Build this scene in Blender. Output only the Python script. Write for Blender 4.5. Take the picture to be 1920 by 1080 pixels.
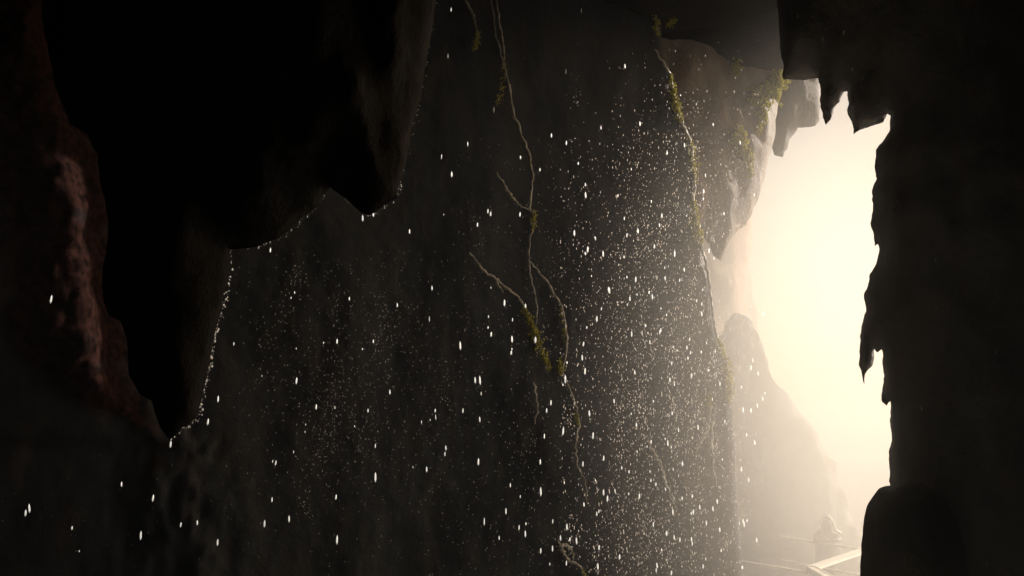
import bpy, bmesh, math, random
import numpy as np
from mathutils import Vector, noise
from mathutils.bvhtree import BVHTree
from mathutils.geometry import delaunay_2d_cdt

for o in list(bpy.data.objects):
    bpy.data.objects.remove(o)
scene = bpy.context.scene
col = scene.collection
R = math.radians

# ------------------------------------------------------------------ camera
F = 1663.0                       # focal length in pixels of a 1920 wide frame
PITCH = R(10.0)
EYE = Vector((0.0, 0.0, 4.4))
cam = bpy.data.cameras.new('camera')
cam.sensor_width = 36.0
cam.lens = 36.0 * F / 1920.0
cam.clip_start = 0.05
cam.clip_end = 3000
cam_o = bpy.data.objects.new('camera', cam)
cam_o.location = EYE
cam_o.rotation_euler = (R(90) + PITCH, 0, 0)
col.objects.link(cam_o)
scene.camera = cam_o

# ------------------------------------------------------------------ sky, sun, exposure
SUN_AZ = R(28.0)                 # from +x towards +y (right of the view and beyond it)
SUN_EL = R(19.0)
w = bpy.data.worlds.new('World')
scene.world = w
w.use_nodes = True
nt = w.node_tree
nt.nodes.clear()
sky = nt.nodes.new('ShaderNodeTexSky')
sky.sky_type = 'NISHITA'
sky.sun_disc = False
sky.sun_elevation = SUN_EL
sky.sun_rotation = R(90) - SUN_AZ
sky.dust_density = 4.0
sky.air_density = 1.2
bg = nt.nodes.new('ShaderNodeBackground')
bg.inputs['Strength'].default_value = 0.103
tint = nt.nodes.new('ShaderNodeMix')
tint.data_type = 'RGBA'; tint.blend_type = 'MULTIPLY'
tint.inputs[0].default_value = 1.0
tint.inputs[7].default_value = (1.0, 0.84, 0.68, 1)
wo = nt.nodes.new('ShaderNodeOutputWorld')
nt.links.new(sky.outputs[0], tint.inputs[6])
nt.links.new(tint.outputs[2], bg.inputs[0])
nt.links.new(bg.outputs[0], wo.inputs[0])

sun = bpy.data.lights.new('sun', 'SUN')
sun.energy = 5.0
sun.angle = R(0.6)
sun.color = (1.0, 0.93, 0.85)
sun_o = bpy.data.objects.new('sun', sun)
SUN_DIR = Vector((math.cos(SUN_EL) * math.cos(SUN_AZ), math.cos(SUN_EL) * math.sin(SUN_AZ), math.sin(SUN_EL)))
sun_o.rotation_euler = SUN_DIR.to_track_quat('Z', 'Y').to_euler()
sun_o.location = (20, 10, 20)
col.objects.link(sun_o)

vs = scene.view_settings
vs.view_transform = 'Standard'
vs.look = 'None'
vs.exposure = 0.32
vs.gamma = 1.0
cy = scene.cycles
cy.use_denoising = True
cy.max_bounces = 8
cy.diffuse_bounces = 4
cy.volume_bounces = 3
cy.transparent_max_bounces = 16
cy.volume_step_rate = 2.0
cy.volume_max_steps = 128
cy.sample_clamp_indirect = 4.0
cy.caustics_reflective = False
cy.caustics_refractive = False

# ------------------------------------------------------------------ helpers
CP, SP = math.cos(PITCH), math.sin(PITCH)
def ray(px, py):
    r, u = (px - 960.0) / F, (540.0 - py) / F
    return Vector((r, CP - u * SP, SP + u * CP))
def at(px, py, y):                       # point at forward distance y
    d = ray(px, py)
    return EYE + d * (y / d.y)
def on_plane(px, py, y0, k, x0=0.0):     # vertical plane y = y0 + k (x - x0)
    d = ray(px, py)
    t = (y0 - k * x0) / (d.y - k * d.x)
    return EYE + d * t

def fract(p, s, oc=4, seed=0.0, h=0.5):
    v, a, q = 0.0, 1.0, Vector((p[0] * s + seed, p[1] * s + seed * 1.7, p[2] * s - seed))
    for _ in range(oc):
        v += a * noise.noise(q); a *= h; q = q * 2.03
    return v

def tag(o, label=None, cat=None, group=None, kind=None):
    if label: o['label'] = label
    if cat: o['category'] = cat
    if group: o['group'] = group
    if kind: o['kind'] = kind
    return o
def link(name, me, mat=None, parent=None):
    o = bpy.data.objects.new(name, me)
    col.objects.link(o)
    if mat and me: 
        me.materials.clear(); me.materials.append(mat)
    if parent: o.parent = parent
    return o
def empty(name, loc):
    o = bpy.data.objects.new(name, None)
    o.empty_display_size = 0.2
    o.location = loc
    col.objects.link(o)
    return o
def mesh_from(verts, faces, smooth=True):
    me = bpy.data.meshes.new('m')
    me.from_pydata([tuple(v) for v in verts], [], faces)
    me.update()
    if smooth:
        me.polygons.foreach_set('use_smooth', [True] * len(me.polygons))
    return me
def origin_to(o, p):                     # put an object's origin at p without moving its mesh
    p = Vector(p)
    o.data.transform(__import__('mathutils').Matrix.Translation(-p))
    o.location = p
def remeshed(me, voxel, smooth_it=3, smooth_f=0.5):
    o = bpy.data.objects.new('tmp', me)
    col.objects.link(o)
    m = o.modifiers.new('r', 'REMESH'); m.mode = 'VOXEL'; m.voxel_size = voxel
    if smooth_it:
        s = o.modifiers.new('s', 'SMOOTH'); s.iterations = smooth_it; s.factor = smooth_f
    dg = bpy.context.evaluated_depsgraph_get(); dg.update()
    out = bpy.data.meshes.new_from_object(o.evaluated_get(dg))
    bpy.data.objects.remove(o)
    out.polygons.foreach_set('use_smooth', [True] * len(out.polygons))
    return out
def displace(me, fn):
    n = len(me.vertices)
    co = np.empty(n * 3, np.float32); me.vertices.foreach_get('co', co)
    no = np.empty(n * 3, np.float32); me.vertices.foreach_get('normal', no)
    co = co.reshape(-1, 3); no = no.reshape(-1, 3)
    d = np.array([fn(c) for c in co.tolist()], np.float32)
    co = co + no * d[:, None]
    me.vertices.foreach_set('co', co.ravel())
    me.update()
def densify(px, k=5):
    P = [Vector(p) for p in px]; out = []
    for i in range(len(P) - 1):
        p0, p1, p2, p3 = P[max(i - 1, 0)], P[i], P[i + 1], P[min(i + 2, len(P) - 1)]
        for j in range(k):
            t = j / k
            out.append(0.5 * ((2 * p1) + (p2 - p0) * t + (2 * p0 - 5 * p1 + 4 * p2 - p3) * t * t + (3 * p1 - p0 - 3 * p2 + p3) * t ** 3))
    out.append(P[-1]); return out
def densify_loop(px, k=5):
    q = list(px) + [px[0]]
    return densify(q, k)[:-1]
def rock_solid(pts, y0, k, x0, step, bstep, front, back, noise_fn, jag=0.012, jscale=6.0, seed=0.0):
    """A solid rock whose widest contour follows pts on the vertical plane y = y0 + k (x-x0);
    its front and back swell away from that contour: (thickness, slope at the rim)."""
    P = [on_plane(px, py, y0, k, x0) for px, py in pts]
    ex = Vector((1, k, 0)).normalized(); nrm = Vector((k, -1, 0)).normalized()
    base = P[0].copy()
    loop = [Vector(((p - base).dot(ex), p.z - base.z)) for p in P]
    n = len(loop)
    if sum(loop[i].x * loop[(i + 1) % n].y - loop[(i + 1) % n].x * loop[i].y for i in range(n)) < 0: loop.reverse()
    rim = []
    for i in range(n):
        a, b = loop[i], loop[(i + 1) % n]
        m = max(1, int((b - a).length / bstep))
        for j in range(m):
            q = a.lerp(b, j / m)
            rim.append(Vector((q.x + jag * fract((q.x, q.y, 1), jscale, 3, seed), q.y + jag * fract((q.x, q.y, 7), jscale, 3, seed + 3))))
    A = np.array([(p.x, p.y) for p in rim]); B = np.roll(A, -1, axis=0)
    x_0, y_0 = A.min(0); x_1, y_1 = A.max(0)
    rn = random.Random(5)
    G = np.array([(x + rn.uniform(-.3, .3) * step, y + rn.uniform(-.3, .3) * step) for x in np.arange(x_0, x_1, step) for y in np.arange(y_0, y_1, step)])
    def dist(Q):
        out = np.full(len(Q), 1e9); D = B - A; L2 = (D ** 2).sum(1) + 1e-12
        for i in range(len(A)):
            t = np.clip(((Q - A[i]) @ D[i]) / L2[i], 0, 1)
            out = np.minimum(out, np.hypot(Q[:, 0] - A[i, 0] - t * D[i, 0], Q[:, 1] - A[i, 1] - t * D[i, 1]))
        return out
    inside = np.zeros(len(G), bool)
    for i in range(len(A)):
        (xa, ya), (xb, yb) = A[i], B[i]
        if ya == yb: continue
        c = ((ya > G[:, 1]) != (yb > G[:, 1])) & (G[:, 0] < (xb - xa) * (G[:, 1] - ya) / (yb - ya) + xa)
        inside ^= c
    G = G[inside]; G = G[dist(G) > step * 0.45]
    cos = rim + [Vector(g) for g in G]
    m = len(rim)
    vc, _, fc, _, _, _ = delaunay_2d_cdt(cos, [(i, (i + 1) % m) for i in range(m)], [tuple(range(m))], 1, 1e-6)
    Q = np.array([(v.x, v.y) for v in vc]); d = dist(Q)
    N = len(vc); verts = []; imap = {}
    def swell(dd, T_, sl): return T_ * (1 - math.exp(-sl * dd / T_))
    for sgn, (T_, sl) in ((1, front), (-1, back)):
        for i in range(N):
            w3 = base + ex * Q[i, 0] + Vector((0, 0, Q[i, 1]))
            if d[i] < 1e-4:
                if sgn == 1: imap[(1, i)] = imap[(-1, i)] = len(verts); verts.append(w3)
                continue
            am = min(1.0, d[i] / 0.25)
            imap[(sgn, i)] = len(verts)
            verts.append(w3 + nrm * sgn * max(0.3 * swell(d[i], T_, sl), swell(d[i], T_, sl) + am * noise_fn((w3.x, w3.y + (5 if sgn < 0 else 0), w3.z))))
    faces = []
    for f in fc:
        t1 = [imap[(1, i)] for i in f]; t2 = [imap[(-1, i)] for i in reversed(f)]
        faces.append(tuple(t1))
        if set(t1) != set(t2): faces.append(tuple(t2))
    return mesh_from(verts, faces)

# ------------------------------------------------------------------ materials
def new_mat(name):
    m = bpy.data.materials.new(name); m.use_nodes = True
    t = m.node_tree; t.nodes.clear()
    out = t.nodes.new('ShaderNodeOutputMaterial')
    return m, t, out
def rock_mat(name, c1, c2, c3, scale=1.0, rough=0.55, bump=0.5, spec=0.4, streak=True):
    m, t, out = new_mat(name)
    N = t.nodes.new; Lk = t.links.new
    b = N('ShaderNodeBsdfPrincipled'); Lk(b.outputs[0], out.inputs[0])
    geo = N('ShaderNodeNewGeometry')
    mp = N('ShaderNodeMapping'); mp.inputs['Scale'].default_value = (scale, scale, scale * (0.35 if streak else 1))
    Lk(geo.outputs['Position'], mp.inputs[0])
    n1 = N('ShaderNodeTexNoise'); n1.inputs['Scale'].default_value = 1.1; n1.inputs['Detail'].default_value = 8; n1.inputs['Roughness'].default_value = 0.62
    Lk(mp.outputs[0], n1.inputs['Vector'])
    n2 = N('ShaderNodeTexNoise'); n2.inputs['Scale'].default_value = 5.0; n2.inputs['Detail'].default_value = 7; n2.inputs['Roughness'].default_value = 0.7
    Lk(mp.outputs[0], n2.inputs['Vector'])
    r1 = N('ShaderNodeValToRGB'); r1.color_ramp.elements[0].position = 0.38; r1.color_ramp.elements[1].position = 0.62
    r1.color_ramp.elements[0].color = (*c1, 1); r1.color_ramp.elements[1].color = (*c2, 1)
    Lk(n1.outputs[0], r1.inputs[0])
    r2 = N('ShaderNodeMapRange'); r2.inputs[1].default_value = 0.52; r2.inputs[2].default_value = 0.7
    Lk(n2.outputs[0], r2.inputs[0])
    mx = N('ShaderNodeMix'); mx.data_type = 'RGBA'; mx.inputs[7].default_value = (*c3, 1)
    Lk(r2.outputs[0], mx.inputs[0]); Lk(r1.outputs[0], mx.inputs[6])
    Lk(mx.outputs[2], b.inputs['Base Color'])
    rr = N('ShaderNodeMapRange'); rr.inputs[3].default_value = rough - 0.18; rr.inputs[4].default_value = rough + 0.25
    Lk(n2.outputs[0], rr.inputs[0]); Lk(rr.outputs[0], b.inputs['Roughness'])
    b.inputs['Specular IOR Level'].default_value = spec
    nb = N('ShaderNodeTexNoise'); nb.inputs['Scale'].default_value = 16.0; nb.inputs['Detail'].default_value = 8; nb.inputs['Roughness'].default_value = 0.68
    Lk(geo.outputs['Position'], nb.inputs['Vector'])
    bp = N('ShaderNodeBump'); bp.inputs['Strength'].default_value = bump; bp.inputs['Distance'].default_value = 0.05
    Lk(nb.outputs[0], bp.inputs['Height']); Lk(bp.outputs[0], b.inputs['Normal'])
    return m
def plain_mat(name, c, rough=0.6, spec=0.4, var=0.25, scale=20.0, metal=0.0):
    m, t, out = new_mat(name)
    N = t.nodes.new; Lk = t.links.new
    b = N('ShaderNodeBsdfPrincipled'); Lk(b.outputs[0], out.inputs[0])
    n1 = N('ShaderNodeTexNoise'); n1.inputs['Scale'].default_value = scale; n1.inputs['Detail'].default_value = 5
    geo = N('ShaderNodeNewGeometry'); Lk(geo.outputs['Position'], n1.inputs['Vector'])
    r = N('ShaderNodeValToRGB'); r.color_ramp.elements[0].position = 0.35; r.color_ramp.elements[1].position = 0.65
    r.color_ramp.elements[0].color = (*[x * (1 - var) for x in c], 1)
    r.color_ramp.elements[1].color = (*[min(1, x * (1 + var)) for x in c], 1)
    Lk(n1.outputs[0], r.inputs[0]); Lk(r.outputs[0], b.inputs['Base Color'])
    b.inputs['Roughness'].default_value = rough; b.inputs['Metallic'].default_value = metal
    b.inputs['Specular IOR Level'].default_value = spec
    return m
def water_mat(name, c=(0.86, 0.90, 0.93), through=0.5):
    m, t, out = new_mat(name)
    N = t.nodes.new; Lk = t.links.new
    tr = N('ShaderNodeBsdfTranslucent'); tr.inputs[0].default_value = (*c, 1)
    df = N('ShaderNodeBsdfDiffuse'); df.inputs[0].default_value = (*c, 1)
    tp = N('ShaderNodeBsdfTransparent')
    gl = N('ShaderNodeBsdfGlossy'); gl.inputs['Roughness'].default_value = 0.15
    m1 = N('ShaderNodeMixShader'); m1.inputs[0].default_value = 0.35
    Lk(tr.outputs[0], m1.inputs[1]); Lk(df.outputs[0], m1.inputs[2])
    tp.inputs[0].default_value = (through, through, through, 1)      # water lets much of the light straight through
    m2 = N('ShaderNodeAddShader')
    Lk(m1.outputs[0], m2.inputs[0]); Lk(tp.outputs[0], m2.inputs[1])
    m3 = N('ShaderNodeMixShader'); m3.inputs[0].default_value = 0.08
    Lk(m2.outputs[0], m3.inputs[1]); Lk(gl.outputs[0], m3.inputs[2])
    Lk(m3.outputs[0], out.inputs[0])
    return m

M = {}
M['wall'] = rock_mat('wet_dark_rock', (0.017, 0.020, 0.024), (0.034, 0.038, 0.044), (0.044, 0.038, 0.038), 1.0, 0.62, 0.35, 0.15)
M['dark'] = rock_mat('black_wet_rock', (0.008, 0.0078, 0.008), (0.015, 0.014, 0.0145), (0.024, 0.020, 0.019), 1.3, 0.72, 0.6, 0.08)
M['mouth'] = rock_mat('grey_wet_rock', (0.20, 0.20, 0.205), (0.36, 0.355, 0.36), (0.32, 0.27, 0.25), 1.3, 0.6, 0.6, 0.3)
M['mid'] = rock_mat('dull_brown_rock', (0.06, 0.055, 0.05), (0.13, 0.115, 0.10), (0.13, 0.10, 0.08), 0.9, 0.7, 0.8, 0.2)
wt = M['wall'].node_tree                # red-brown rock mixed in where the wall carries the attribute red_rock
wb = [n for n in wt.nodes if n.type == 'BSDF_PRINCIPLED'][0]
src = wb.inputs['Base Color'].links[0].from_socket
wa = wt.nodes.new('ShaderNodeAttribute'); wa.attribute_name = 'red_rock'
wn = wt.nodes.new('ShaderNodeTexNoise'); wn.inputs['Scale'].default_value = 14.0; wn.inputs['Detail'].default_value = 7
wg = wt.nodes.new('ShaderNodeNewGeometry'); wt.links.new(wg.outputs['Position'], wn.inputs['Vector'])
wr = wt.nodes.new('ShaderNodeValToRGB'); wr.color_ramp.elements[0].position = 0.38; wr.color_ramp.elements[1].position = 0.64
wr.color_ramp.elements[0].color = (0.006, 0.0038, 0.0034, 1); wr.color_ramp.elements[1].color = (0.028, 0.0125, 0.0102, 1)
wt.links.new(wn.outputs[0], wr.inputs[0])
ws = wt.nodes.new('ShaderNodeMapRange'); ws.inputs[3].default_value = 0.15; ws.inputs[4].default_value = 0.0   # the red rock is dry and dull
wt.links.new(wa.outputs['Fac'], ws.inputs[0]); wt.links.new(ws.outputs[0], wb.inputs['Specular IOR Level'])
wm = wt.nodes.new('ShaderNodeMix'); wm.data_type = 'RGBA'
wt.links.new(wa.outputs['Fac'], wm.inputs[0]); wt.links.new(src, wm.inputs[6]); wt.links.new(wr.outputs[0], wm.inputs[7]); wt.links.new(wm.outputs[2], wb.inputs['Base Color'])
M['pale'] = rock_mat('grey_brown_rock', (0.13, 0.11, 0.095), (0.25, 0.21, 0.175), (0.22, 0.15, 0.11), 1.2, 0.65, 0.6, 0.3)
M['orange'] = rock_mat('ochre_rock', (0.28, 0.18, 0.12), (0.42, 0.28, 0.19), (0.46, 0.33, 0.22), 0.5, 0.8, 0.5, 0.2)
M['ground'] = rock_mat('wet_ground', (0.08, 0.07, 0.055), (0.17, 0.145, 0.11), (0.12, 0.12, 0.07), 0.4, 0.7, 0.6, 0.3, False)
M['root'] = plain_mat('pale_wet_root', (0.32, 0.30, 0.25), 0.6, 0.4, 0.4, 25)
M['moss'] = plain_mat('yellow_green_moss', (0.52, 0.49, 0.12), 0.9, 0.1, 0.45, 40)
M['rail'] = plain_mat('pale_painted_rail', (0.75, 0.71, 0.62), 0.4, 0.5, 0.06, 10)
M['wood'] = plain_mat('weathered_boards', (0.22, 0.19, 0.15), 0.8, 0.2, 0.35, 6)
M['drop'] = water_mat('falling_water')
M['spray'] = water_mat('fine_spray', (0.58, 0.56, 0.53), 0.45)
M['cloth'] = plain_mat('rain_jacket', (0.12, 0.11, 0.10), 0.6, 0.3, 0.15, 12)
M['rim_light'] = plain_mat('painted_rim_light', (0.8, 0.77, 0.7), 0.6, 0.3, 0.05, 12)  # pale colour stands in for backlight on the edge of the hood
M['skin'] = plain_mat('skin', (0.45, 0.30, 0.22), 0.6, 0.3, 0.08, 20)

mt = M['moss'].node_tree
mb = [n for n in mt.nodes if n.type == 'BSDF_PRINCIPLED'][0]; mr_ = [n for n in mt.nodes if n.type == 'VALTORGB'][0]; mo = [n for n in mt.nodes if n.type == 'OUTPUT_MATERIAL'][0]
tl = mt.nodes.new('ShaderNodeBsdfTranslucent'); mx_ = mt.nodes.new('ShaderNodeMixShader'); mx_.inputs[0].default_value = 0.55
mt.links.new(mr_.outputs[0], tl.inputs[0]); mt.links.new(mb.outputs[0], mx_.inputs[1]); mt.links.new(tl.outputs[0], mx_.inputs[2]); mt.links.new(mx_.outputs[0], mo.inputs[0])

# ------------------------------------------------------------------ ground
def make_ground():
    verts, faces = [], []
    rs = [0.01] + [1.5 * 1.22 ** i for i in range(27)]
    ns = 72
    for r in rs:
        for j in range(ns):
            a = 2 * math.pi * j / ns
            x, y = 6 + r * math.cos(a), 14 + r * math.sin(a)
            far = min(1, r / 40)
            verts.append((x, y, 0.25 * fract((x, y, 0), 0.25, 4, 3.1) * (0.6 + 2.5 * far) - 0.1))
    for i in range(len(rs) - 1):
        for j in range(ns):
            k = (j + 1) % ns
            faces.append((i * ns + j, i * ns + k, (i + 1) * ns + k, (i + 1) * ns + j))
    faces.append(tuple(range(ns))[::-1])
    o = link('ground', mesh_from(verts, faces), M['ground'])
    tag(o, 'wet stony ground outside the cave mouth', kind='structure')
make_ground()

# ------------------------------------------------------------------ central cave wall
T = R(25.5)
WALL_K = math.tan(T)
EDGE = [(1215, -420), (1228, -60), (1240, 60), (1258, 140), (1272, 200), (1292, 265), (1303, 330), (1306, 400), (1312, 445), (1326, 500),
        (1338, 570), (1346, 625), (1362, 670), (1372, 720), (1376, 800), (1382, 900), (1388, 1000), (1392, 1080), (1400, 1400), (1420, 2400)]
WX0, WY0 = 2.52, 11.0
edge_w = sorted([on_plane(px, py, WY0, WALL_K, WX0) for px, py in EDGE], key=lambda p: p.z)
ez = [p.z for p in edge_w]; ex_ = [p.x for p in edge_w]
STEP = [(70, -260), (80, 60), (105, 170), (128, 240), (150, 300), (160, 400), (168, 500), (172, 600), (190, 690), (215, 745), (262, 775), (300, 815), (322, 835)]
step_w = sorted([on_plane(px, py, WY0, WALL_K, WX0) for px, py in STEP], key=lambda p: p.z)
sz = [p.z for p in step_w]; sx = [p.x for p in step_w]
def wall_disp(x, z, u=9.0):
    p = (x * 1.0, z * 0.55, 0.0)
    d = 0.11 * fract(p, 0.55, 3, 7.0) + 0.024 * fract((x, z * 0.4, 2), 1.7, 4, 2.0) + 0.010 * fract((x, z * 0.7, 5), 7.0, 3, 1.0)
    d += 0.02 * max(0, noise.noise(Vector((x * 1.3 + 0.25 * z, z * 0.3, 9)))) ** 1.5
    d *= 0.3 + 0.7 * min(1.0, u / 2.5)
    lf = math.exp(-((x - float(np.interp(z, sz, sx))) / 0.45) ** 2)
    d += lf * (0.09 * fract((x, z * 0.6, 3), 3.0, 4, 17.0, 0.62) + 0.04 * abs(noise.noise(Vector((x * 9, z * 3.5, 1)))))
    # a step in the wall at the far left: the rock left of it stands proud
    xs = float(np.interp(z, sz, sx)) + 0.07 * fract((3, z, 1), 2.0, 3, 2.5)
    amt = min(1.0, max(0.0, (z - sz[0]) / 0.9)) ** 0.7
    q = (xs - x) / 0.15
    d += 0.42 * amt / (1 + math.exp(-max(-30, min(30, q * 4))))
    q2 = (xs + 0.20 + 0.06 * noise.noise(Vector((7, z * 1.7, 4))) - x) / 0.08
    d += 0.16 * amt / (1 + math.exp(-max(-30, min(30, q2 * 4)))) * (0.5 + 0.5 * noise.noise(Vector((1, z * 1.1, 8))))
    return d
def make_wall():
    dz = 0.04
    z0, z1 = -0.6, 10.6
    nz = int((z1 - z0) / dz) + 1
    us = [0.0]
    while us[-1] < 9.6: us.append(us[-1] + 0.038)
    nw = 14
    dirx = Vector((math.cos(T), math.sin(T), 0)); nrm = Vector((math.sin(T), -math.cos(T), 0))
    verts, faces = [], []
    for i in range(nz):
        z = z0 + i * dz
        e = float(np.interp(z, ez, ex_)) + 0.035 * fract((0, z, 0), 2.2, 4, 4.0)
        row = []
        for u in reversed(us):
            x = e - u * math.cos(T)
            base = Vector((x, WY0 + WALL_K * (x - WX0), z))
            fall = 1 - math.exp(-(u / 0.06) ** 2) * 0.5
            row.append(base + nrm * (wall_disp(x, z, u) * fall - 0.03 * math.exp(-(u / 0.05) ** 2)))
        last = row[-1].copy()
        for j in range(1, nw):
            s = j / nw
            row.append(last + Vector((0.02 + 0.25 * s + 0.05 * noise.noise(Vector((s * 4, z, 3))) * s, 4.5 * s ** 1.5, 0)))
        verts += row
    m = len(us) + nw - 1
    for i in range(nz - 1):
        for j in range(m - 1):
            faces.append((i * m + j, i * m + j + 1, (i + 1) * m + j + 1, (i + 1) * m + j))
    me = mesh_from(verts, faces)
    o = link('cave_wall_back', me, M['wall'])
    # the red-brown rock shows on the face of the step at the far left
    at_ = me.attributes.new('red_rock', 'FLOAT', 'POINT')
    fac = np.zeros(len(verts), np.float32)
    for k_, c in enumerate(verts):
        if c[0] < -1.4 and c[2] > sz[0] - 0.2:
            xs = float(np.interp(c[2], sz, sx))
            wd = 0.40 * min(1.0, max(0.0, (c[2] - sz[0]) / 0.8)) ** 0.6 + 0.16 * fract((c[0], c[2], 0), 3.0, 3, 1.0)
            fac[k_] = min(1.0, max(0.0, (wd - abs(c[0] - xs + 0.04)) / 0.22 + 0.4))
    at_.data.foreach_set('value', fac)
    tag(o, 'dark wet rock wall of the cave streaked with roots and drops', kind='structure')
    return o
wall = make_wall()
wall_bvh = BVHTree.FromObject(wall, bpy.context.evaluated_depsgraph_get())
def on_wall(px, py, off=0.0, bvh=None):
    d = ray(px, py).normalized()
    h = (bvh or wall_bvh).ray_cast(EYE, d)
    if h[0] is None: return on_plane(px, py, WY0, WALL_K, WX0)
    return h[0] - d * off

# ------------------------------------------------------------------ the rest of the cave shell (outside the frame)
def slab(name, label, x0, x1, y0, y1, z0, z1, amp, seed, step=0.35):
    bm = bmesh.new()
    bmesh.ops.create_cube(bm, size=1.0)
    for v in bm.verts:
        v.co = Vector(((x0 + x1) / 2 + v.co.x * (x1 - x0), (y0 + y1) / 2 + v.co.y * (y1 - y0), (z0 + z1) / 2 + v.co.z * (z1 - z0)))
    me = bpy.data.meshes.new('m'); bm.to_mesh(me); bm.free()
    me = remeshed(me, step, 2)
    displace(me, lambda c: amp * fract(c, 0.5, 4, seed))
    o = link(name, me, M['dark'])
    tag(o, label, kind='structure')
    return o
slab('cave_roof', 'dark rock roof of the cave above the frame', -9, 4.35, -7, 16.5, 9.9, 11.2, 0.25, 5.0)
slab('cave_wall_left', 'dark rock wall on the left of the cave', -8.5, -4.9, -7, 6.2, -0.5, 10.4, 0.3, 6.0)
slab('cave_wall_rear', 'dark rock wall behind the viewer, left of a gap added for light', -9, -2.4, -8, -5.2, -0.5, 10.4, 0.2, 8.0)  # unseen gap between the rear walls, added to brighten the right wall
slab('cave_wall_rear', 'dark rock wall behind the viewer, right of a gap added for light', 0.9, 5.0, -8, -5.2, -0.5, 10.4, 0.2, 8.5)
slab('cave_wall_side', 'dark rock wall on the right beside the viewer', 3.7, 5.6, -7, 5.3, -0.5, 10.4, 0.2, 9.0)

# ------------------------------------------------------------------ right wall with the ragged edge of the cave mouth
MOUTH = [(1448, -500), (1452, -60), (1462, 60), (1466, 120), (1470, 150), (1500, 148), (1534, 146), (1540, 200), (1549, 236), (1556, 226), (1562, 206), (1574, 192), (1583, 172),
         (1590, 172), (1591, 205), (1595, 232), (1601, 252), (1612, 243), (1630, 237), (1650, 233), (1656, 231), (1661, 214), (1668, 216), (1666, 245), (1652, 268),
         (1643, 282), (1640, 320), (1636, 370), (1633, 415), (1635, 445), (1641, 462), (1646, 458), (1653, 470), (1644, 490), (1630, 516), (1624, 550), (1620, 600), (1615, 640),
         (1611, 680), (1615, 692), (1619, 720), (1624, 700), (1635, 685), (1639, 655), (1646, 662), (1654, 655), (1656, 700), (1655, 752), (1662, 760), (1671, 752),
         (1669, 790), (1674, 812), (1668, 840), (1666, 862), (1670, 885), (1666, 905), (1676, 935), (1672, 1000), (1668, 1100), (1660, 1400), (2300, 1400), (2300, -500)]
def mouth_disp(c):
    return 0.10 * fract((c[0], c[1], c[2] * 0.6), 1.3, 3, 2.0) + 0.06 * fract((c[0], c[1], c[2] * 0.6), 5.0, 3, 3.0)
me = rock_solid(MOUTH, 6.5, -0.75, 2.66, 0.055, 0.018, (0.5, 1.6), (0.5, 0.9), mouth_disp, jag=0.02, jscale=9.0, seed=1.0)
right_wall = link('cave_wall_right', me, M['mouth'])
tag(right_wall, 'dark rock wall with ragged edge on the right of the bright mouth', kind='structure')
right_bvh = BVHTree.FromObject(right_wall, bpy.context.evaluated_depsgraph_get())

# rounded dark boulder at the foot of the right wall
BLD = [(1620, 970), (1630, 945), (1648, 918), (1670, 910), (1710, 905), (1780, 930), (1830, 990), (1850, 1080), (1860, 1500), (1610, 1500), (1613, 1100), (1614, 1030), (1616, 995)]
me = rock_solid([tuple(p) for p in densify_loop(BLD)], 6.1, -0.3, 2.5, 0.05, 0.03, (0.5, 2.0), (0.4, 0.9), lambda c: 0.05 * fract(c, 2.0, 4, 12.0))
o = link('boulder', me, M['mouth']); origin_to(o, at(1720, 1500, 6.1))
tag(o, 'rounded black boulder at the lower right corner of the cave mouth', 'boulder')

# ------------------------------------------------------------------ hanging rock on the left
HANG = [(826, -420), (822, -60), (815, 20), (801, 110), (786, 190), (771, 250), (763, 300), (752, 332), (744, 372), (718, 388), (692, 404), (674, 396), (656, 378), (640, 366), (620, 352),
        (604, 364), (590, 388), (566, 408), (545, 432), (520, 449), (482, 461), (452, 465), (429, 468), (430, 490), (425, 540), (413, 588), (402, 636), (389, 690), (381, 742), (371, 780),
        (356, 795), (340, 802), (330, 815), (319, 824), (302, 802), (291, 776), (284, 752), (258, 741), (242, 702), (238, 645), (226, 603), (206, 592), (191, 560), (194, 482), (204, 420),
        (190, 350), (184, 290), (166, 252), (132, 236), (112, 180), (97, 120), (82, 60), (74, -60), (60, -420)]
def hang_disp(c):
    return 0.10 * fract((c[0], c[1], c[2] * 0.6), 1.4, 3, 5.0) + 0.05 * fract((c[0], c[1], c[2] * 0.6), 5.0, 3, 6.0)
HK = math.tan(SUN_AZ); HY = 4.12
me = rock_solid(HANG, HY, HK, -1.0, 0.055, 0.02, (0.5, 1.0), (0.25, 0.8), hang_disp, jag=0.010, seed=4.0)
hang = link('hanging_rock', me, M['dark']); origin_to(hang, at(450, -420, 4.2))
tag(hang, 'large black rock hanging from above, narrowing to a dripping point', 'rock')

# ------------------------------------------------------------------ rocks beyond the back wall's edge
W2 = [(1200, -420), (1462, -420), (1466, -60), (1467, 60), (1466, 120), (1462, 140), (1466, 160), (1462, 185), (1455, 210), (1452, 250), (1446, 285), (1436, 320), (1424, 365), (1410, 400), (1398, 424),
      (1380, 436), (1365, 460), (1352, 490), (1338, 478), (1318, 440), (1290, 470), (1200, 480)]
me = rock_solid(W2, 12.6, 0.5, 3.5, 0.07, 0.03, (0.35, 1.6), (0.7, 0.9), lambda c: 0.12 * fract(c, 1.0, 3, 21.0) + 0.05 * fract((c[0], c[1], c[2] * 0.5), 4.0, 3, 22.0), jag=0.025, jscale=4)
ledge = link('mossy_rock', me, M['pale']); origin_to(ledge, at(1360, -420, 12.6))
tag(ledge, 'brown rock buttress with yellow moss, upper left of the bright mouth', 'rock')
ledge_bvh = BVHTree.FromPolygons([ledge.matrix_basis @ v.co for v in me.vertices], [tuple(p.vertices) for p in me.polygons])

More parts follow.
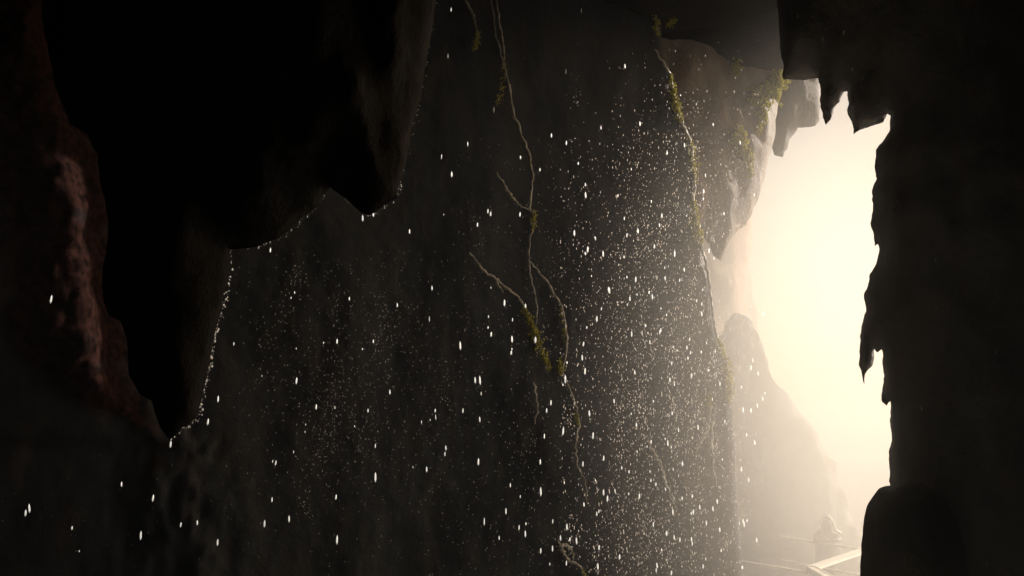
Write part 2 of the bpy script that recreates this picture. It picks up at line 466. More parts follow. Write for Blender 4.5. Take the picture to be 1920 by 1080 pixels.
SLAB = [(1450, -200), (1538, -200), (1538, 60), (1537, 140), (1537, 190), (1538, 225), (1528, 236), (1512, 238), (1497, 240), (1486, 255), (1478, 270), (1466, 296), (1452, 290), (1440, 250)]
me = rock_solid(SLAB, 14.2, 0.3, 4.5, 0.07, 0.03, (0.3, 1.4), (0.4, 0.9), lambda c: 0.08 * fract(c, 1.5, 4, 31.0), jag=0.03, jscale=5)
o = link('rock_slab', me, M['mid']); origin_to(o, at(1490, -200, 14.2))
tag(o, 'grey hanging slab of rock at the top left of the bright mouth', 'rock')

B1 = [(1290, 700), (1335, 640), (1352, 622), (1362, 600), (1382, 588), (1402, 598), (1420, 622), (1436, 655), (1446, 690), (1462, 724), (1488, 756), (1512, 790), (1536, 832), (1552, 880), (1562, 950), (1566, 1150), (1250, 1150)]
me = rock_solid([tuple(p) for p in densify_loop(B1)], 17.6, -0.15, 4, 0.12, 0.08, (0.7, 0.5), (1.4, 0.9), lambda c: 0.2 * fract(c, 1.2, 5, 41.0, 0.6), jag=0.09, jscale=2.5)
o = link('boulder', me, M['wall']); origin_to(o, at(1400, 1150, 17.6))
tag(o, 'tall grey boulder in the mist just right of the wall edge', 'boulder')
B2 = [(1380, 800), (1430, 776), (1470, 768), (1496, 780), (1512, 802), (1532, 818), (1546, 846), (1562, 868), (1570, 900), (1590, 940), (1600, 1100), (1360, 1100)]
me = rock_solid([tuple(p) for p in densify_loop(B2)], 24.0, -0.15, 7, 0.18, 0.1, (0.9, 0.5), (1.8, 0.9), lambda c: 0.25 * fract(c, 1.0, 5, 51.0, 0.6), jag=0.12, jscale=1.6)
o = link('boulder', me, M['mid']); origin_to(o, at(1500, 1100, 24.0))
tag(o, 'broad pale boulder fading into bright mist above the railing', 'boulder')
CL = [(1180, 250), (1300, 260), (1350, 300), (1385, 340), (1400, 420), (1408, 520), (1412, 600), (1430, 700), (1450, 850), (1460, 1000), (1180, 1000)]
me = rock_solid(CL, 27.0, 0.9, 7, 0.3, 0.15, (1.5, 1.0), (2.5, 0.8), lambda c: 0.4 * fract(c, 0.5, 4, 61.0), jag=0.15, jscale=1)
o = link('cliff', me, M['orange'])
tag(o, 'sunlit ochre cliff outside, beyond the cave wall edge', kind='structure')

# ------------------------------------------------------------------ roots and moss
def tube(pts, radii, nseg=7, jit=0.0, seed=0):
    rnd = random.Random(seed)
    verts, faces = [], []
    n = len(pts)
    for i, p in enumerate(pts):
        d = (pts[min(i + 1, n - 1)] - pts[max(i - 1, 0)]).normalized()
        a = d.cross(Vector((0, 1, 0.1))).normalized(); b = d.cross(a).normalized()
        for k in range(nseg):
            th = 2 * math.pi * k / nseg
            r = radii[i] * (1 + jit * (rnd.random() * 2 - 1))
            verts.append(p + a * (r * math.cos(th)) + b * (r * math.sin(th)))
    for i in range(n - 1):
        for k in range(nseg):
            q = (k + 1) % nseg
            faces.append((i * nseg + k, i * nseg + q, (i + 1) * nseg + q, (i + 1) * nseg + k))
    faces.append(tuple(range(nseg))[::-1]); faces.append(tuple(range((n - 1) * nseg, n * nseg)))
    return verts, faces
def moss_clump(path, radii, seed, n):
    rnd = random.Random(seed)
    verts, faces = [], []
    for _ in range(n * 2):
        i = rnd.randrange(len(path)); p, r = path[i], radii[i]
        c = p + Vector((rnd.gauss(0, r * 0.7), rnd.gauss(0, r * 0.5) - r * 0.5, rnd.gauss(0, r * 0.7)))
        s = r * rnd.uniform(0.15, 0.5)
        b = len(verts)
        for dx, dy, dz in ((1, 0, 0), (-1, 0, 0), (0, 1, 0), (0, -1, 0), (0, 0, 1), (0, 0, -1.3)):
            verts.append(c + Vector((dx * s * rnd.uniform(.6, 1.3), dy * s * rnd.uniform(.6, 1.3), dz * s * rnd.uniform(.6, 1.6))))
        for f in ((0, 2, 4), (2, 1, 4), (1, 3, 4), (3, 0, 4), (2, 0, 5), (1, 2, 5), (3, 1, 5), (0, 3, 5)):
            faces.append(tuple(b + q for q in f))
    return mesh_from(verts, faces, False)
def root(label, lines, moss=(), bvh=None, off=0.06, w=5.0, seed=0):
    """lines: pixel polylines on the rock; moss: (polyline, width px, count)"""
    first = on_wall(*lines[0][0], off, bvh)
    e = empty('mossy_root', first)
    tag(e, label, 'root', 'roots and moss on the cave wall')
    def path_of(px, k):
        p = [on_wall(q.x, q.y, off, bvh) for q in densify(px, k)]
        for _ in range(2):
            p = [p[0]] + [(p[i - 1] + p[i] * 2 + p[i + 1]) / 4 for i in range(1, len(p) - 1)] + [p[-1]]
        return [v - first for v in p]
    for li, px in enumerate(lines):
        P = path_of(px, 6); n = len(P)
        rnd = random.Random(seed * 31 + li)
        P = [p + Vector((rnd.gauss(0, .006), 0, rnd.gauss(0, .006))) for p in P]
        dist = (first - EYE).length
        rr = [w * 1.05 / F * dist * 0.5 * (1.0 - 0.75 * (i / n) ** 1.5) * min(1.0, 0.35 + 3.0 * i / n) * (1 + 0.6 * noise.noise(Vector((i * 0.7, seed, li)))) for i in range(n)]
        v, f = tube(P, rr, 7, 0.25, seed + li)
        link('stem' if li == 0 else 'branch', mesh_from(v, f), M['root'], e)
    for mi, (px, wd, cnt) in enumerate(moss):
        P = path_of(px, 6)
        dist = (first - EYE).length
        rr = [wd / F * dist * 0.5 * (0.6 + 0.4 * math.sin(math.pi * i / max(1, len(P) - 1))) for i in range(len(P))]
        link('moss', moss_clump(P, rr, seed * 7 + mi, cnt), M['moss'], e)['kind'] = 'stuff'
    return e
root('long pale root running down the middle of the cave wall and forking',
     [[(915, -30), (930, 60), (942, 112), (955, 170), (965, 220), (985, 270), (997, 312), (997, 360), (993, 392), (1003, 402), (996, 440), (991, 482), (998, 532), (1008, 580), (1004, 622), (1008, 660)],
      [(925, -30), (935, 40), (944, 90), (946, 125)],
      [(995, 490), (1020, 520), (1046, 562), (1058, 600), (1062, 650), (1056, 700), (1074, 742), (1086, 790), (1080, 832), (1083, 870), (1096, 902), (1100, 940)]],
     [([(1003, 396), (998, 430)], 9, 60), ([(945, 120), (940, 175), (932, 195)], 8, 50), ([(1050, 570), (1060, 640)], 6, 50), ([(1050, 675), (1052, 700)], 10, 40), ([(1078, 770), (1086, 800)], 6, 25)], seed=1, w=5)
root('short pale root joining the long root from the upper left', [[(930, 322), (948, 352), (962, 372), (978, 388), (994, 392)]], seed=2, w=6)
root('root with a thick yellow moss sleeve left of the long root',
     [[(880, 472), (905, 505), (925, 520), (948, 540), (968, 553), (986, 582), (998, 618), (1012, 650), (1024, 680), (1028, 700)], [(925, 520), (935, 535), (944, 548)]],
     [([(985, 580), (1000, 620), (1014, 652), (1028, 690)], 13, 190)], seed=3, w=6)
root('small root with a moss tuft near the top, left of the long root', [[(866, -10), (880, 15), (889, 34), (894, 58), (898, 72)]], [([(897, 60), (894, 78), (888, 94)], 9, 40)], seed=4, w=5)
root('long mossy root running down the right edge of the cave wall',
     [[(1228, 92), (1246, 122), (1258, 145), (1264, 180), (1272, 215), (1285, 245), (1296, 275), (1299, 310), (1301, 345), (1300, 390), (1305, 430), (1318, 468), (1328, 520), (1336, 580), (1342, 622), (1358, 668), (1366, 700), (1368, 760)]],
     [([(1258, 142), (1266, 195), (1275, 225)], 12, 150), ([(1290, 262), (1298, 290), (1302, 345)], 11, 120), ([(1300, 380), (1304, 430), (1312, 452)], 14, 150), ([(1346, 640), (1364, 690), (1367, 750)], 12, 150)], seed=5, w=8)
root('two small yellow moss tufts at the top of the cave wall', [[(1226, 20), (1232, 45), (1234, 66)]], [([(1228, 28), (1233, 64)], 10, 40), ([(1252, 48), (1264, 36)], 11, 36)], seed=6, w=4)
root('angular yellow moss branch high on the brown buttress', [[(1410, 44), (1412, 62), (1396, 76), (1384, 92), (1379, 120), (1377, 148)], [(1412, 62), (1422, 72), (1426, 66)]],
     [([(1411, 46), (1412, 62), (1396, 76)], 13, 100), ([(1384, 92), (1379, 120), (1377, 142)], 12, 100), ([(1420, 70), (1428, 72)], 12, 36)], bvh=ledge_bvh, seed=7, w=6)
root('thick yellow moss on the right edge of the brown buttress', [[(1464, 140), (1450, 160), (1436, 176), (1420, 184), (1408, 190)], [(1432, 182), (1433, 206), (1427, 228), (1418, 252)]],
     [([(1463, 142), (1448, 164), (1432, 180), (1412, 188)], 26, 300), ([(1432, 186), (1432, 210), (1420, 248)], 13, 110)], bvh=ledge_bvh, seed=8, w=6)
root('hanging yellow moss strand low on the brown buttress', [[(1386, 240), (1382, 262), (1392, 280), (1404, 296), (1408, 332)]],
     [([(1386, 242), (1382, 264), (1394, 284), (1404, 298)], 19, 170), ([(1404, 298), (1408, 330)], 12, 60)], bvh=ledge_bvh, seed=9, w=6)
root('looped pale root at the bottom middle of the cave wall', [[(1046, 1012), (1052, 1024), (1058, 1040), (1064, 1050), (1078, 1056), (1088, 1062), (1094, 1074), (1102, 1090)], [(1052, 1020), (1066, 1024), (1073, 1036), (1074, 1052)]],
     [([(1092, 1070), (1100, 1086)], 7, 30)], seed=10, w=7)
root('slanting pinkish root low on the right of the cave wall', [[(1212, 822), (1226, 850), (1238, 872), (1244, 896), (1252, 916), (1264, 938)]], seed=11, w=7)
root('hanging root with a moss tip beside the wall edge', [[(1329, 736), (1331, 760), (1329, 790), (1322, 815), (1310, 835), (1306, 852)]], [([(1328, 738), (1330, 764)], 10, 50)], seed=12, w=8)
root('thin straight root just left of the wall edge', [[(1342, 758), (1339, 780), (1334, 805), (1336, 840), (1338, 875), (1344, 912)]], seed=13, w=6)
root('short thin root below the moss sleeve', [[(1002, 718), (1006, 745), (1008, 768), (1003, 796)]], seed=14, w=4)
e = root('thin pale strand on the dark right wall beside the mouth', [[(1690, 352), (1684, 372), (1679, 392), (1674, 415), (1670, 445)]], bvh=right_bvh, off=0.02, seed=15, w=3)

# ------------------------------------------------------------------ grass blades at the foot of the right wall
bld_o = [o for o in col.objects if o.name == 'boulder'][0]
bb = BVHTree.FromPolygons([bld_o.matrix_basis @ v.co for v in bld_o.data.vertices], [tuple(p.vertices) for p in bld_o.data.polygons])
gp = on_wall(1697, 1040, 0.03, bb)
ge = empty('grass_tuft', gp); tag(ge, 'few thin pale grass blades against the black boulder, lower right corner', 'grass')
for i, pts in enumerate(([(1697, 1036), (1710, 1052), (1722, 1072), (1732, 1092)], [(1697, 1038), (1697, 1056), (1699, 1076), (1698, 1092)], [(1697, 1037), (1716, 1046), (1730, 1062), (1740, 1082)], [(1696, 1040), (1703, 1060), (1712, 1080), (1716, 1094)])):
    P = [on_wall(q.x, q.y, 0.035 + 0.01 * i, bb) - gp for q in densify(pts, 5)]
    v, f = tube(P, [0.005 * (1.1 - 0.6 * j / len(P)) for j in range(len(P))], 5)
    link('blade', mesh_from(v, f), M['root'], ge)

# ------------------------------------------------------------------ walkway and railing
RZ = 2.85; DZ = RZ - 1.08
def at_z(px, py, z):
    d = ray(px, py); return EYE + d * ((z - EYE.z) / d.z)
A_ = at_z(1520, 1066, RZ); B_ = at_z(1632, 1028, RZ); C_ = at_z(1562, 1090, RZ); D_ = at_z(1380, 1051, RZ)
E_ = at_z(1466, 1007, RZ); F_ = at_z(1632, 1032, RZ)
def bar_mesh(p, q, wx, wz):
    d = (q - p); L = d.length; d.normalize()
    s = d.cross(Vector((0, 0, 1))).normalized(); u = s.cross(d).normalized()
    bm = bmesh.new(); bmesh.ops.create_cube(bm, size=1.0)
    for v in bm.verts:
        v.co = d * (v.co.x * L) + s * (v.co.y * wx) + u * (v.co.z * wz)
    bmesh.ops.bevel(bm, geom=bm.edges[:], offset=min(wx, wz) * 0.22, segments=2, affect='EDGES')
    me = bpy.data.meshes.new('m'); bm.to_mesh(me); bm.free()
    return me, (p + q) / 2
def bar(name, p, q, wx, wz, mat, parent, base):
    me, c = bar_mesh(p, q, wx, wz)
    o = link(name, me, mat, parent); o.location = c - base
    return o
def railing(label, segs, wx, wz, posts, low=True):
    base = Vector((segs[0][0].x, segs[0][0].y, DZ))
    e = empty('railing', base); tag(e, label, 'railing', 'railings of the walkway')
    for p, q in segs:
        bar('top_rail', p, q, wx, wz, M['rail'], e, base)
        if low:
            for h in (0.38, 0.72):
                bar('lower_rail', p - Vector((0, 0, h)), q - Vector((0, 0, h)), 0.022, 0.022, M['rail'], e, base)
    for p in posts:
        bar('post', Vector((p.x, p.y, DZ)), p - Vector((0, 0, wz * 0.5)), 0.05, 0.05, M['rail'], e, base)
railing('thick pale handrail with a corner at the bottom of the bright mouth', [(A_, B_), (A_ + (C_ - A_) * 0.02, C_)], 0.10, 0.05, [A_.lerp(B_, .02), A_.lerp(B_, .55), A_.lerp(B_, .97), A_.lerp(C_, .95)])
railing('thin pale railing reaching left from the corner towards the wall', [(D_, A_ + (D_ - A_) * 0.03 + Vector((0, 0, -0.05)))], 0.028, 0.022, [D_.lerp(A_, .03), D_.lerp(A_, .35), D_.lerp(A_, .68)])
railing('far thin railing across the mist in front of the hooded figure', [(E_, F_)], 0.035, 0.03, [E_.lerp(F_, .02), E_.lerp(F_, .36), E_.lerp(F_, .98)])
def walkway():
    e = empty('walkway', Vector((4.2, 12.0, DZ))); tag(e, 'plank walkway between the railings outside the cave', kind='structure')
    n = 26
    for i in range(n):
        t0 = i / n
        a = Vector((3.0 + 3.6 * t0, 10.3 + 0.9 * t0, DZ)); b = Vector((3.0 + 3.6 * t0 + 0.2, (12.4 if t0 < 0.35 else 14.2) + 0.9 * t0, DZ))
        bar('plank', a - Vector((0, 0, .03)), b - Vector((0, 0, .03)), 0.125, 0.045, M['wood'], e, Vector((4.2, 12.0, DZ)))
    for i, (x, y) in enumerate(((3.2, 10.6), (6.4, 11.4), (3.4, 13.6), (6.6, 14.4))):
        bar('support_post', Vector((x, y, -0.2)), Vector((x, y, DZ - 0.06)), 0.14, 0.14, M['wood'], e, Vector((4.2, 12.0, DZ)))
walkway()

# ------------------------------------------------------------------ hooded person leaning on the far railing
def person():
    c = at_z(1553, 1019, RZ) + Vector((0.02, 0.16, 0)); c.z = DZ
    e = empty('person', c); tag(e, 'small hooded person leaning on the far railing, head outlined by painted backlight', 'person')
    hz = at(1553, 966, c.y).z - DZ
    J = {'pel': (0, 0.12, 0.84), 'ch': (0, 0.02, 1.08), 'nk': (0, -0.06, hz - 0.24), 'hd': (0, -0.08, hz - 0.13), 'top': (0, -0.07, hz - 0.05),
         'sl': (-0.15, -0.02, hz - 0.33), 'sr': (0.15, -0.02, hz - 0.33), 'el': (-0.2, -0.08, 1.13), 'er': (0.2, -0.08, 1.13), 'hl': (-0.09, -0.24, 1.14), 'hr': (0.09, -0.24, 1.14),
         'kl': (-0.1, 0.13, 0.46), 'kr': (0.1, 0.15, 0.46), 'al': (-0.11, 0.18, 0.09), 'ar': (0.11, 0.2, 0.09), 'tl': (-0.12, 0.04, 0.05), 'tr': (0.12, 0.06, 0.05)}
    Rr = {'pel': .16, 'ch': .155, 'nk': .065, 'hd': .095, 'top': .07, 'sl': .075, 'sr': .075, 'el': .05, 'er': .05, 'hl': .035, 'hr': .035, 'kl': .07, 'kr': .07, 'al': .05, 'ar': .05, 'tl': .04, 'tr': .04}
    E = [('pel', 'ch'), ('ch', 'nk'), ('nk', 'hd'), ('hd', 'top'), ('ch', 'sl'), ('ch', 'sr'), ('sl', 'el'), ('sr', 'er'), ('el', 'hl'), ('er', 'hr'), ('pel', 'kl'), ('pel', 'kr'), ('kl', 'al'), ('kr', 'ar'), ('al', 'tl'), ('ar', 'tr')]
    for sfx, sg in (('l', -1), ('r', 1)):
        for fi in range(4):
            n1, n2 = f'f{sfx}{fi}a', f'f{sfx}{fi}b'
            hx, hy, hzz = J['h' + sfx]
            J[n1] = (hx - sg * (0.045 + 0.01 * (fi % 2)), hy - 0.03 + 0.022 * fi, hzz - 0.005); J[n2] = (hx - sg * 0.075, hy - 0.035 + 0.022 * fi, hzz - 0.03 - .004 * fi)
            Rr[n1] = Rr[n2] = 0.009; E += [('h' + sfx, n1), (n1, n2)]
        J['t' + sfx + 'h'] = (J['h' + sfx][0] - sg * 0.02, J['h' + sfx][1] - 0.055, J['h' + sfx][2] + 0.005); Rr['t' + sfx + 'h'] = 0.01; E.append(('h' + sfx, 't' + sfx + 'h'))
    names = list(J); idx = {n: i for i, n in enumerate(names)}
    me = bpy.data.meshes.new('m'); me.from_pydata([J[n] for n in names], [(idx[a], idx[b]) for a, b in E], [])
    o = bpy.data.objects.new('tmp', me); col.objects.link(o)
    m = o.modifiers.new('s', 'SKIN'); s = o.modifiers.new('d', 'SUBSURF'); s.levels = 2
    for i, n in enumerate(names):
        me.skin_vertices[0].data[i].radius = (Rr[n], Rr[n])
    me.skin_vertices[0].data[idx['pel']].use_root = True
    dg = bpy.context.evaluated_depsgraph_get(); dg.update()
    out = bpy.data.meshes.new_from_object(o.evaluated_get(dg)); bpy.data.objects.remove(o)
    out.polygons.foreach_set('use_smooth', [True] * len(out.polygons))
    link('body', out, M['cloth'], e)
    # hood: a shell round the head, open at the front; a pale tube imitates backlight along its edge
    pts = []
    for i in range(17):
        a = math.pi * (i / 16); pts.append(Vector((0.112 * math.cos(a), -0.075, hz - 0.135 + 0.135 * math.sin(a) - 0.05 * abs(math.cos(a)) ** 2)))
    pts = [pts[0] + Vector((0.13, 0.04, -0.09)), pts[0] + Vector((0.03, 0.0, -0.05))] + pts + [pts[-1] + Vector((-0.015, 0.0, -0.05))]
    v, f = tube(pts, [0.018] + [0.026] * (len(pts) - 2) + [0.02], 8)
    link('rim_light_tube', mesh_from(v, f), M['rim_light'], e)
    vs_, fs = [], []
    for i in range(9):
        for j in range(13):
            a = math.pi * j / 12; t = math.pi * 0.5 * i / 8
            vs_.append(Vector((0.118 * math.cos(a) * math.cos(t * .9), -0.075 + 0.14 * math.sin(t), hz - 0.135 + 0.14 * math.sin(a) * math.cos(t * .85) - 0.06 * (1 - math.sin(a)))))
    for i in range(8):
        for j in range(12):
            fs.append((i * 13 + j, i * 13 + j + 1, (i + 1) * 13 + j + 1, (i + 1) * 13 + j))
    link('hood', mesh_from(vs_, fs), M['cloth'], e)
person()

# ------------------------------------------------------------------ falling water
rnd = random.Random(77)
def beam_front(x):                       # forward distance where the sunlit air starts
    return 6.75 - (2.75 - x) * math.tan(SUN_AZ)
def drop_mesh(k, asp):
    bm = bmesh.new(); bmesh.ops.create_icosphere(bm, subdivisions=1, radius=1.0)
    r2 = random.Random(k)
    for v in bm.verts:
        z = v.co.z; v.co.x *= (1 - 0.16 * z) * r2.uniform(.95, 1.05); v.co.y *= (1 - 0.16 * z); v.co.z = z * asp
    me = bpy.data.meshes.new('drop'); bm.to_mesh(me); bm.free()
    me.polygons.foreach_set('use_smooth', [True] * len(me.polygons)); me.materials.append(M['drop'])
    return me
DROPS = [drop_mesh(i, a) for i, a in enumerate((2.4, 3.0, 3.6, 4.2, 5.0))]
DIM = []
for q in DROPS:
    c = q.copy(); c.materials.clear(); c.materials.append(M['spray']); DIM.append(c)
BIG = [(96, 561, 9), (55, 953, 9), (48, 962, 7), (264, 1004, 9), (287, 934, 8), (135, 990, 4), (228, 908, 5), (320, 833, 8), (390, 791, 7), (409, 748, 7), (408, 1017, 7), (339, 984, 5), (370, 980, 5),
       (496, 982, 8), (542, 973, 7), (510, 937, 5), (517, 868, 5), (632, 1012, 9), (630, 932, 6), (704, 895, 10), (556, 714, 8), (507, 469, 6), (593, 763, 6), (632, 640, 6), (680, 409, 8), (700, 402, 6),
       (768, 434, 5), (847, 327, 7), (920, 401, 6), (863, 648, 9), (891, 713, 7), (900, 713, 9), (868, 770, 5), (897, 866, 8), (836, 840, 5), (800, 880, 6), (946, 568, 8), (960, 636, 8), (921, 627, 6), (975, 402, 6),
       (1004, 637, 8), (1077, 437, 7), (1102, 468, 8), (1131, 476, 8), (1098, 366, 8), (1119, 598, 7), (1141, 542, 6), (1094, 645, 6), (1097, 696, 8), (1060, 711, 9), (1056, 808, 9), (1112, 817, 8), (1105, 775, 7),
       (1014, 922, 9), (1013, 866, 6), (1033, 755, 6), (1139, 935, 7), (1132, 859, 6), (1093, 870, 6), (1081, 1014, 8), (1121, 1062, 7), (985, 1001, 7), (1063, 988, 7), (1025, 770, 5), (1172, 124, 6), (1200, 232, 6),
       (926, 206, 8), (1034, 254, 5), (1062, 268, 5), (1250, 1000, 6), (1199, 930, 6), (1181, 560, 6), (1265, 476, 8), (1227, 462, 6), (1241, 404, 6), (1192, 524, 7), (1256, 712, 6), (1309, 801, 6), (731, 735, 5), (690, 770, 4),
       (816, 770, 4), (810, 540, 5), (745, 572, 4), (700, 640, 4), (655, 560, 4), (1232, 1060, 6), (1300, 960, 6), (1345, 940, 6), (1408, 770, 6), (1415, 830, 6), (1408, 690, 6), (1420, 760, 5), (1390, 880, 6), (1404, 900, 6)]
STREAK = [(751, 253, 4, 3.2), (846, 18, 3, 4), (1090, 20, 3, 5), (1061, 134, 3, 5), (877, 270, 3, 5), (828, 294, 3, 5), (840, 105, 3, 5), (1496, 30, 3, 4), (1543, 73, 3, 3), (1582, 60, 3, 4), (1598, 130, 3, 5), (908, 978, 4, 6), (1755, 578, 3, 5),
          (1754, 487, 3, 4), (1868, 660, 3, 5), (1728, 765, 3, 4), (1850, 1056, 3, 5), (817, 782, 3, 5), (805, 598, 3, 5)]
def region(px, py, size):
    if px < 440: w_ = 'below the point of the hanging rock' if py > 800 else 'in front of the wall beside the hanging rock'
    elif px < 650: w_ = 'low in front of the dark left wall' if py > 800 else 'just right of the point of the hanging rock'
    elif px < 860: w_ = 'low in front of the dark middle wall' if py > 760 else ('under the upper bulge of the hanging rock' if py > 400 else 'in front of the hanging rock')
    elif px < 1000: w_ = 'left of the long root, below the moss sleeve' if py > 700 else ('beside the mossy sleeve root' if py > 400 else 'left of the upper long root')
    elif px < 1150: w_ = 'beside the lower end of the long root' if py > 700 else ('just right of the fork of the long root' if py > 400 else 'right of the upper long root')
    elif px < 1270: w_ = 'in the spray above the slanting pinkish root' if 600 < py < 850 else ('in the spray at the foot of the wall' if py >= 850 else 'in the spray high on the wall')
    elif px < 1400: w_ = 'in the spray by the lower wall edge' if py > 640 else ('in the spray by the ochre cliff' if py > 430 else 'in front of the mossy buttress')
    elif px < 1680: w_ = 'in the bright mouth' if py > 300 else 'in front of the dark rock above the mouth'
    else: w_ = 'in front of the black right wall'
    return size + ' drop of falling water ' + w_
placed = 0
def put_drop(px, py, wpx, depth, me):
    p = at(px, py, depth)
    o = bpy.data.objects.new('water_drop', me); col.objects.link(o)
    r = 0.34 * wpx / F * depth
    if rnd.random() < 0.4 and wpx < 4.6: me = DIM[DROPS.index(me)] if me in DROPS else me
    o.location = p; o.scale = (r, r, r); o.rotation_euler = (0, rnd.gauss(0.05, 0.04), rnd.random() * 6)
    lb = region(px, py, 'long thin' if me.name.startswith('long') else ('large bright' if wpx > 4.3 else 'small'))
    tag(o, lb, 'drop', 'falling drops: ' + lb)
    return o
def sunlit_depth(px, py, lo=0.25, hi=0.85):
    h = on_wall(px, py); rx = ray(px, py)
    # start of the sunlit air along this ray
    y = 6.0
    for _ in range(8): y = beam_front(rx.x / rx.y * y)
    y = max(y, 3.2) + 0.25
    yw = min(h.y if h else 11, 12.5) - 0.15
    return y + (max(yw, y + 0.2) - y) * rnd.uniform(lo, hi)
for px, py, l in BIG:
    wpx = 2.6 + l * 0.3
    put_drop(px, py, wpx, sunlit_depth(px, py, 0.0, 0.5), DROPS[min(4, max(0, int(l / 2.2)))]); placed += 1
LONG = drop_mesh(9, 7.0); LONG.name = 'long_drop'
for px, py, wpx, asp in STREAK:
    o = put_drop(px, py, wpx * 0.8, min(sunlit_depth(px, py, 0.0, 0.1), 5.5) if px < 1460 else 5.0, LONG); placed += 1
def spray_px():
    q = rnd.random()
    if q < 0.62: return rnd.gauss(1275, 115), 40 + 1060 * rnd.betavariate(1.9, 1.25)
    if q < 0.80: return rnd.gauss(1060, 110), rnd.uniform(260, 1080)
    if q < 0.95: return rnd.gauss(680, 160), rnd.gauss(720, 170)
    return rnd.uniform(0, 1450), rnd.uniform(400, 1080)
while placed < 300:
    px, py = spray_px()
    if not (0 < px < 1440 and 100 < py < 1075): continue
    if px < 430 and py < 860: continue
    if px < 830 and py < 480: continue
    put_drop(px, py, rnd.uniform(2.6, 4.6) if px > 850 else rnd.uniform(2.0, 3.4), sunlit_depth(px, py, 0.05, 0.9), DROPS[rnd.randrange(4)]); placed += 1
# the fine spray nobody could count
verts, faces = [], []
OCT = ((0, 2, 4), (2, 1, 4), (1, 3, 4), (3, 0, 4), (2, 0, 5), (1, 2, 5), (3, 1, 5), (0, 3, 5))
def fleck(p, r, asp):
    b = len(verts)
    for dx, dy, dz in ((1, 0, 0), (-1, 0, 0), (0, 1, 0), (0, -1, 0), (0, 0, asp), (0, 0, -asp)):
        verts.append((p[0] + dx * r, p[1] + dy * r, p[2] + dz * r))
    for f in OCT: faces.append((b + f[0], b + f[1], b + f[2]))
CLUST = [(rnd.gauss(1250, 100), 150 + 930 * rnd.betavariate(1.5, 1.2), rnd.uniform(5, 22)) for _ in range(90)] + [(rnd.gauss(680, 140), rnd.gauss(740, 140), rnd.uniform(8, 26)) for _ in range(25)]
cnt = 0
while cnt < 11000:
    px, py = spray_px()
    if rnd.random() < 0.34:
        cx, cy_, cs = rnd.choice(CLUST); px, py = rnd.gauss(cx, cs), rnd.gauss(cy_, cs * 3)
    elif rnd.random() < 0.25: px = rnd.gauss(rnd.choice((1165, 1205, 1262, 1300, 1385)), 9)
    if not (0 < px < 1430 and 60 < py < 1080): continue
    if px < 430 and py < 850: continue
    if px < 830 and py < 470: continue
    if py < 250 and rnd.random() < 0.5: continue
    d = sunlit_depth(px, py, 0.3, 1.0); p = at(px, py, d)
    wpx = rnd.choice((0.5, 0.6, 0.7, 0.8, 0.9, 1.1, 1.5)) if px > 1050 else rnd.choice((0.4, 0.5, 0.6, 0.75))
    fleck(p, 0.5 * wpx / F * d * 1.1, rnd.uniform(1.5, 4.0)); cnt += 1
# wet beads along the edge of the hanging rock
hb = BVHTree.FromPolygons([hang.matrix_basis @ v.co for v in hang.data.vertices], [tuple(p.vertices) for p in hang.data.polygons])
for i in range(1, 33):
    a, b = Vector(HANG[i]), Vector(HANG[i + 1])
    for _ in range(int((b - a).length / (1.7 if 22 < i < 31 else 3))):
        q = a.lerp(b, rnd.random()) + Vector((rnd.gauss(1, 3), rnd.gauss(1, 2)))
        nz_ = noise.noise(Vector((q.x * 0.035, q.y * 0.035, 2)))
        if nz_ < (-0.9 if 22 < i < 31 else -0.3): continue
        p = on_plane(q.x, q.y, HY + 0.75, HK, -1.0)
        fleck(p, rnd.choice((0.5, 0.6, 0.8, 1.0, 1.3, 2.0)) / F * 4.6 * (1.0 if 22 < i < 31 else 0.7), rnd.uniform(1, 1.8))
spray = link('spray', mesh_from(verts, faces, False), M['spray'])
tag(spray, 'fine spray of countless tiny drops in front of the wall', 'spray', kind='stuff')

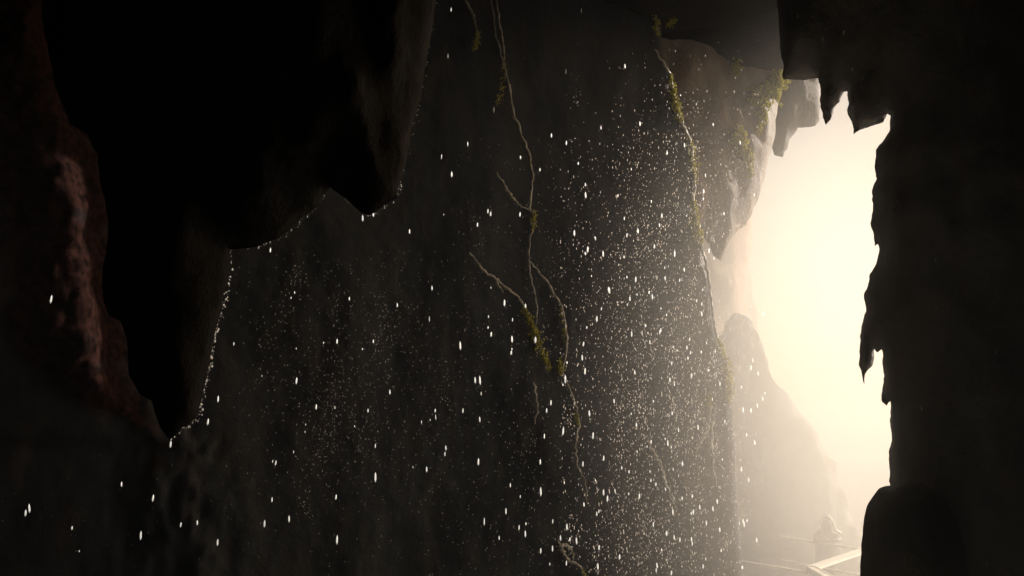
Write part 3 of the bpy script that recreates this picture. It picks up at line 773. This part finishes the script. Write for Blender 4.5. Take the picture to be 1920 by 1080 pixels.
# ------------------------------------------------------------------ air
def volume_mat(name, dens, aniso, colr, falloff=False):
    m, t, out = new_mat(name)
    N = t.nodes.new; Lk = t.links.new
    v = N('ShaderNodeVolumePrincipled'); v.inputs['Color'].default_value = (*colr, 1)
    v.inputs['Anisotropy'].default_value = aniso; v.inputs['Density'].default_value = dens
    if falloff:
        tc = N('ShaderNodeTexCoord'); ln = N('ShaderNodeVectorMath'); ln.operation = 'LENGTH'
        Lk(tc.outputs['Object'], ln.inputs[0])
        mr = N('ShaderNodeMapRange'); mr.interpolation_type = 'SMOOTHSTEP'
        mr.inputs[1].default_value = 1.0; mr.inputs[2].default_value = 0.0; mr.inputs[3].default_value = 0.0; mr.inputs[4].default_value = dens
        Lk(ln.outputs['Value'], mr.inputs[0]); Lk(mr.outputs[0], v.inputs['Density'])
    Lk(v.outputs[0], out.inputs['Volume'])
    return m
def box(name, lo, hi, mat):
    bm = bmesh.new(); bmesh.ops.create_cube(bm, size=1.0)
    lo, hi = Vector(lo), Vector(hi)
    for v in bm.verts: v.co = Vector([(lo[i] + hi[i]) / 2 + v.co[i] * (hi[i] - lo[i]) for i in range(3)])
    me = bpy.data.meshes.new('m'); bm.to_mesh(me); bm.free()
    return link(name, me, mat)
haze = box('haze', (-320, -310, -4), (330, 340, 16), volume_mat('pale_haze', 0.0010, 0.45, (0.92, 0.94, 0.97)))
tag(haze, 'thin bright mist filling the cave and the air outside', 'haze', kind='stuff')
bm = bmesh.new(); bmesh.ops.create_icosphere(bm, subdivisions=3, radius=1.0)
me = bpy.data.meshes.new('m'); bm.to_mesh(me); bm.free()
mist = link('mist', me, volume_mat('spray_mist', 0.165, 0.45, (0.97, 0.95, 0.9), True))
mist.location = (3.65, 9.0, 4.5); mist.scale = (3.4, 5.8, 4.8)
tag(mist, 'dense bright spray cloud in the mouth of the cave', 'mist', kind='stuff')

me2 = mist.data.copy()
plume = link('mist', me2, volume_mat('plume_mist', 0.17, 0.45, (0.97, 0.95, 0.9), True))
plume.location = at(1525, 660, 16.0); plume.scale = (3.0, 5.0, 6.0)
tag(plume, 'glowing spray plume outside, behind the railing', 'mist', kind='stuff')
